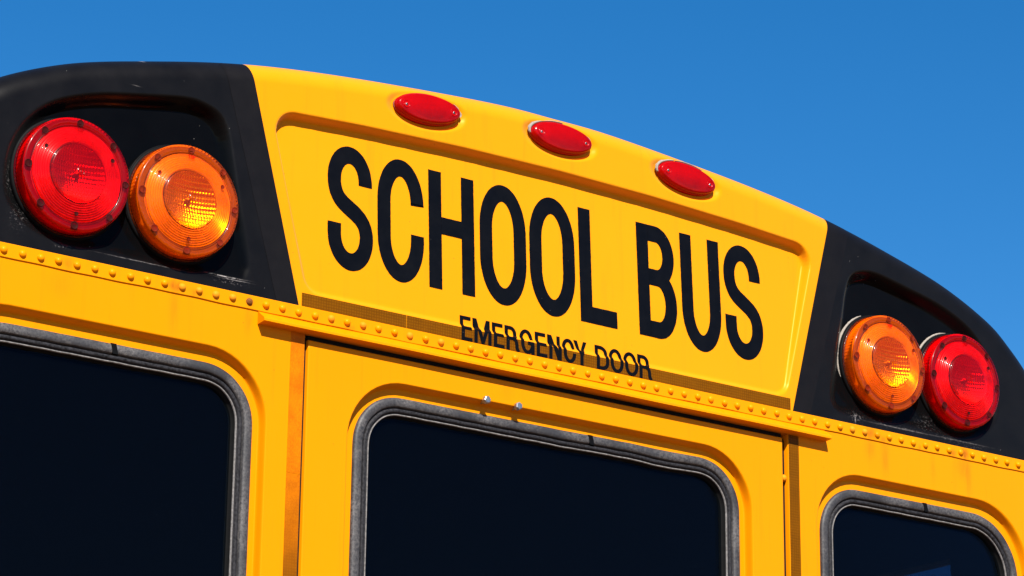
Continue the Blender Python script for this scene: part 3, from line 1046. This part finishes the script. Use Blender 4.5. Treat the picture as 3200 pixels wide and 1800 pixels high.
# ring plate behind the outer lens, a shallow corrugated dish
pr = [(0.0880, 0.0030), (0.0878, -0.0150), (0.0760, -0.0160)]
for r_ in np.linspace(0.0755, 0.0470, 170):
    ph = ((r_ - 0.047) / 0.00350) % 1.0          # saw-tooth rings whose broad faces look inwards
    saw = ph / 0.82 if ph < 0.82 else (1 - ph) / 0.18
    yd = -0.0245 - 0.0125 * max(0.0, 1 - (r_ / 0.074) ** 2)
    pr.append((r_, yd + 0.0058 - 0.0026 * saw))
pr.append((0.0464, -0.0180))
V, F = lathe_y(pr, 160)
rings_me = mesh("ring_plate", V, F)
rim_v, rim_f = lathe_y([(0.0870, -0.0190), (0.0850, -0.0196), (0.0842, -0.0190), (0.0830, -0.0198), (0.0818, -0.0192), (0.0806, -0.0198), (0.0794, -0.0192), (0.0780, -0.0198), (0.0762, -0.0190), (0.0758, -0.0150)], 160)
rim_me = mesh("rim_plate", rim_v, rim_f)
rim_me.materials.append(M['rim'])
rings_me.materials.append(M['rings'])
# fluted bowl in the middle
g = np.linspace(-0.0465, 0.0465, 150)
GX, GZ = np.meshgrid(g, g, indexing='ij')
rr2 = GX ** 2 + GZ ** 2
row = np.floor((GZ + 0.05) / 0.0075)
Y = -0.0165 - 0.0120 * rr2 / 0.0465 ** 2 + 0.0009 * np.abs(np.sin(math.pi * (GX + 0.0008 * (row % 3)) / 0.0046)) + 0.0005 * np.abs(np.sin(math.pi * GZ / 0.0075))
idx = -np.ones(GX.shape, int)
keep = rr2 <= 0.0464 ** 2
idx[keep] = np.arange(keep.sum())
V = np.stack([GX[keep], Y[keep], GZ[keep]], -1)
F = []
for i in range(149):
    for j in range(149):
        q = (idx[i, j], idx[i + 1, j], idx[i + 1, j + 1], idx[i, j + 1])
        if min(q) >= 0:
            F.append(q)
bowl_me = mesh("reflector_bowl", V, F)
bowl_me.materials.append(M['mirror'])
V, F = lathe_y([(0.0001, -0.0250), (0.0025, -0.0246), (0.0040, -0.0230), (0.0045, -0.0200), (0.0045, -0.0150)], 20)
bulb_me = mesh("bulb", V, F)
bulb_me.materials.append(M['steel'])
V, F = lathe_y([(0.0900, 0.0035), (0.0945, 0.0034), (0.0962, 0.0045), (0.0966, 0.008), (0.0960, 0.022)], 96)
V2, F2 = lathe_y([(0.0001, 0.0125), (0.0890, 0.0100), (0.0900, 0.0035)], 96)
house_me = mesh("warning_lamp", *join_vf([(V, F), (V2, F2)]))
house_me.materials.append(M['housing'])
V, F = lathe_y([(0.0050, 0.0006), (0.0051, -0.0004), (0.0045, -0.0006), (0.0041, -0.0002), (0.0034, 0.0001), (0.0001, 0.0001)], 18)
well_me = mesh("screw_well", V, F)
well_me.materials.append(M['hole_r'])

def seal_arc(a0, a1, r, rt, y, seed, lump=0.25):
    rg = np.random.default_rng(seed)
    n = 60
    rows = []
    for k in range(n):
        t = k / (n - 1)
        a = math.radians(a0 + (a1 - a0) * t)
        q = rt * (math.sin(math.pi * min(max(t, 0.02), 0.98)) ** 0.35) * (1 + rg.normal(0, lump * 0.4))
        ring = []
        for j in range(8):
            b = 2 * math.pi * j / 8
            R_ = r + q * math.cos(b)
            ring.append((R_ * math.cos(a), y + q * 1.2 * math.sin(b), R_ * math.sin(a)))
        rows.append(ring + ring[:1])
    return grid_mesh("sealant", np.array(rows))

def dome_y(r):
    if r < 0.074:
        return -0.0245 - 0.0125 * (1 - (r / 0.074) ** 2)
    return -0.0240

def text_top(parent, mat):
    """the small raised word TOP under the upper screw"""
    parts = []
    def bar(x0, x1, z0, z1):
        r = math.hypot((x0 + x1) / 2, (z0 + z1) / 2)
        y = dome_y(r)
        parts.append(box_vf(x0, x1, y - 0.0008, y + 0.0004, z0, z1))
    z0, h, t = 0.0665, 0.0055, 0.0008
    bar(-0.0062, -0.0024, z0 + h - t, z0 + h); bar(-0.0047, -0.0039, z0, z0 + h - t)                   # T
    bar(-0.0016, -0.0008, z0, z0 + h); bar(0.0010, 0.0018, z0, z0 + h); bar(-0.0008, 0.0010, z0, z0 + t); bar(-0.0008, 0.0010, z0 + h - t, z0 + h)  # O
    bar(0.0026, 0.0034, z0, z0 + h); bar(0.0034, 0.0052, z0 + h - t, z0 + h); bar(0.0034, 0.0052, z0 + h / 2 - t / 2, z0 + h / 2 + t / 2); bar(0.0052, 0.0060, z0 + h / 2, z0 + h)  # P
    link("raised_lettering", mesh("raised_lettering", *join_vf(parts), False), parent, mat=mat)

lamps = [(-0.9243, 'red', "red warning lamp at the far left corner"), (-0.7323, 'amber', "amber warning lamp left of the name board"),
         (0.7323, 'amber', "amber warning lamp right of the name board"), (0.9243, 'red', "red warning lamp at the far right corner")]
for li, (cx, kind, lab) in enumerate(lamps):
    cz = 2.9465
    h = link("warning_lamp", house_me, bus, (cx, 0.0, cz), M['housing'])
    h['label'] = lab
    lm, hm = (M['red'], M['hole_r']) if kind == 'red' else (M['amber'], M['hole_a'])
    link("lens", lens_me, h, mat=lm)
    link("ring_plate", rings_me, h)
    link("rim_plate", rim_me, h)
    link("reflector_bowl", bowl_me, h)
    link("bulb", bulb_me, h)
    for k in range(8):
        a = math.radians(45 * k)
        ow = link("screw_well", well_me, h, (0.0812 * math.cos(a), -0.0240, 0.0812 * math.sin(a)), hm)
        ow.scale = (1.22, 1, 1.22) if k in (4, 5, 6) else (1.08, 1, 1.08)
    for a in (30, 150, 270):
        a = math.radians(a)
        o = link("screw_well", well_me, h, (0.064 * math.cos(a), dome_y(0.064) - 0.0004, 0.064 * math.sin(a)), hm)
        o.scale = (0.66, 0.66, 0.66)
    text_top(h, lm)
    if li == 1:
        link("sealant", seal_arc(100, 205, 0.0965, 0.0016, 0.006, 3), h, mat=M['housing'])
    if li == 2:
        link("sealant", seal_arc(112, 205, 0.0975, 0.0026, 0.012, 5), h, mat=M['seal'])
    if li == 3:
        link("sealant", seal_arc(98, 172, 0.0978, 0.0024, 0.013, 7), h, mat=M['seal'])

# ------------------------------------------------------------------ marker lamps
def marker_mesh():
    rows = []
    n = 72
    def ring(a, b, y, ex=1.0):
        out = []
        for k in range(n):
            t = 2 * math.pi * k / n
            out.append((a * math.cos(t), y, b * math.sin(t)))
        return out
    A, B = 0.0650, 0.0265
    rows = [ring(A, B, 0.0085), ring(A, B, -0.0010), ring(A * 0.985, B * 0.97, -0.0022), ring(A * 0.975, B * 0.945, -0.0024),
            ring(A * 0.970, B * 0.935, -0.0034), ring(A * 0.955, B * 0.90, -0.0058), ring(A * 0.93, B * 0.85, -0.0078)]
    for q in (0.87, 0.78, 0.68, 0.56, 0.42, 0.28, 0.14, 0.002):
        rows.append(ring(A * q, B * q * 0.93, -0.0078 - 0.0022 * (1 - (q / 0.93) ** 2)))
    return grid_mesh("marker_lens", np.array(rows).transpose(1, 0, 2), closed_u=True, flip=True)
mk_me = marker_mesh(); mk_me.materials.append(M['red_m'])
V, F = lathe_y([(0.0001, 0.0), (1, 0.0), (1.02, 0.004)], 48)
base_me = mesh("marker_lamp", [(x * 0.064, y, z * 0.0255) for x, y, z in V], F)
base_me.materials.append(M['seal'])
V, F = lathe_y([(0.0066, 0.0010), (0.0066, -0.0006), (0.0060, -0.0008), (0.0056, 0.0004), (0.0001, 0.0006)], 24)
mwell_me = mesh("screw_well", V, F)
V, F = lathe_y([(0.0023, 0.0006), (0.0022, -0.0006), (0.0016, -0.0009), (0.0001, -0.0010)], 16)
mscrew_me = mesh("screw", V, F)
vv = join_vf([box_vf(-0.0018, 0.0018, -0.00125, -0.0010, -0.0004, 0.0004), box_vf(-0.0004, 0.0004, -0.00126, -0.0010, -0.0015, 0.0015)])
slot_me = mesh("screw_slot", *vv, False)
core_v, core_f = lathe_y([(0.0001, -0.006), (0.7, -0.0050), (1.0, 0.001)], 40)
core_me = mesh("lamp_core", [(x * 0.036, y, z * 0.0135) for x, y, z in core_v], core_f)
M['core'] = simple("dull_lamp_core", (0.20, 0.08, 0.06), 0.6, 0, 200, 0.3, 0.3)
for i, (cx, cz, deg) in enumerate(MARK):
    b = link("marker_lamp", base_me, bus, (cx, 0.0025, cz + 0.0002))
    b.rotation_euler = (0, -math.radians(deg), 0)
    b['label'] = ["red oval marker lamp nearest the left black corner", "red oval marker lamp over the middle of the name board", "red oval marker lamp nearest the right black corner"][i]
    link("marker_lens", mk_me, b)
    link("lamp_core", core_me, b, (0.006, 0, -0.001), M['core'])
    for sx in (-1, 1):
        yb = -0.0088
        link("screw_well", mwell_me, b, (sx * 0.0475, yb, 0.0), M['red_m'])
        s_ = link("screw", mscrew_me, b, (sx * 0.0475, yb + 0.0002, -0.0008), M['steel'])
        link("screw_slot", slot_me, b, (sx * 0.0475, yb + 0.0001, -0.0008), M['gap'])
    # lumps of old sealant round the lens
    arcs = {0: [(18, 38, .0016), (352, 12, .0026)], 1: [(128, 188, .0042), (88, 128, .0018), (20, 34, .0014)], 2: [(118, 192, .0042), (60, 116, .0016), (22, 36, .0016)]}[i]
    for q, (a0, a1, rt) in enumerate(arcs):
        if a1 < a0: a1 += 360
        rows = []
        rg = np.random.default_rng(10 + i * 5 + q)
        for k in range(26):
            t = k / 25
            a = math.radians(a0 + (a1 - a0) * t)
            ww = rt * (math.sin(math.pi * np.clip(t, 0.03, 0.97)) ** 0.5) * (1 + rg.normal(0, 0.12))
            rowp = []
            for (o_, y_) in ((-0.001, 0.0), (0.0, -0.0022), (0.5, -0.0024), (0.9, -0.0016), (1.1, 0.0015)):
                e = ww * o_ if o_ > 0 else o_
                rowp.append(((0.0660 + e) * math.cos(a), y_, (0.0275 + e) * math.sin(a)))
            rows.append(rowp)
        link("sealant", grid_mesh("sealant", np.array(rows)), b, mat=M['seal'])

# ------------------------------------------------------------------ the rest of the body
DEEP = 4.0
Pb = np.stack([np.stack([OUT[:, 0], np.full(len(OUT), y), OUT[:, 1]], -1) for y in (0.385, 1.5, DEEP)], 1)
link("roof", grid_mesh("roof", Pb), bus, mat=M['cap'])
sid = []
op = [(0.28, 0.93), (1.03, 1.68), (1.78, 2.43), (2.53, 3.18)]
for sg in (-1, 1):
    x0, x1 = (1.17, 1.2120)
    if sg < 0: x0, x1 = -x1, -x0
    lst = [box_vf(x0, x1, 0.031, DEEP, LOW, 2.05), box_vf(x0, x1, 0.031, DEEP, 2.693, 2.86)]
    ed_ = [0.031] + [v for o_ in op for v in o_] + [DEEP]
    for k in range(0, len(ed_), 2):
        lst.append(box_vf(x0, x1, ed_[k], ed_[k + 1], 2.0501, 2.6929))
    sw = link("side_wall", mesh("side_wall", *join_vf(lst), False), bus, mat=M['panel'])
    inner = x0 - 0.002 if sg > 0 else x1 + 0.002
    lst = []
    for (za, zb_) in ((LOW, 2.0499), (2.6931, 2.84)):
        lst.append(box_vf(min(inner, inner - 0.001), max(inner, inner - 0.001), 0.04, DEEP, za, zb_))
    for k in range(0, len(ed_), 2):
        lst.append(box_vf(inner - 0.001, inner, ed_[k] + 0.009, ed_[k + 1], 2.0501, 2.6929))
    link("wall_lining", mesh("wall_lining", *join_vf(lst), False), sw, mat=M['dark'])
    for a, b_ in op:
        v, f = box_vf((x0 + x1) / 2 - 0.002, (x0 + x1) / 2 + 0.002, a, b_, 2.05, 2.693)
        link("side_pane", mesh("side_pane", v, f, False), sw, mat=M['pane'])
link("interior_lining", mesh("interior_lining", *join_vf([box_vf(-1.16, 1.16, 0.06, DEEP, 2.80, 2.81), box_vf(-1.21, 1.21, 0.031, DEEP, LOW, LOW + 0.02), box_vf(-1.2, 1.2, DEEP - 0.02, DEEP, LOW, 3.0)]), False), bus, mat=M['dark'])
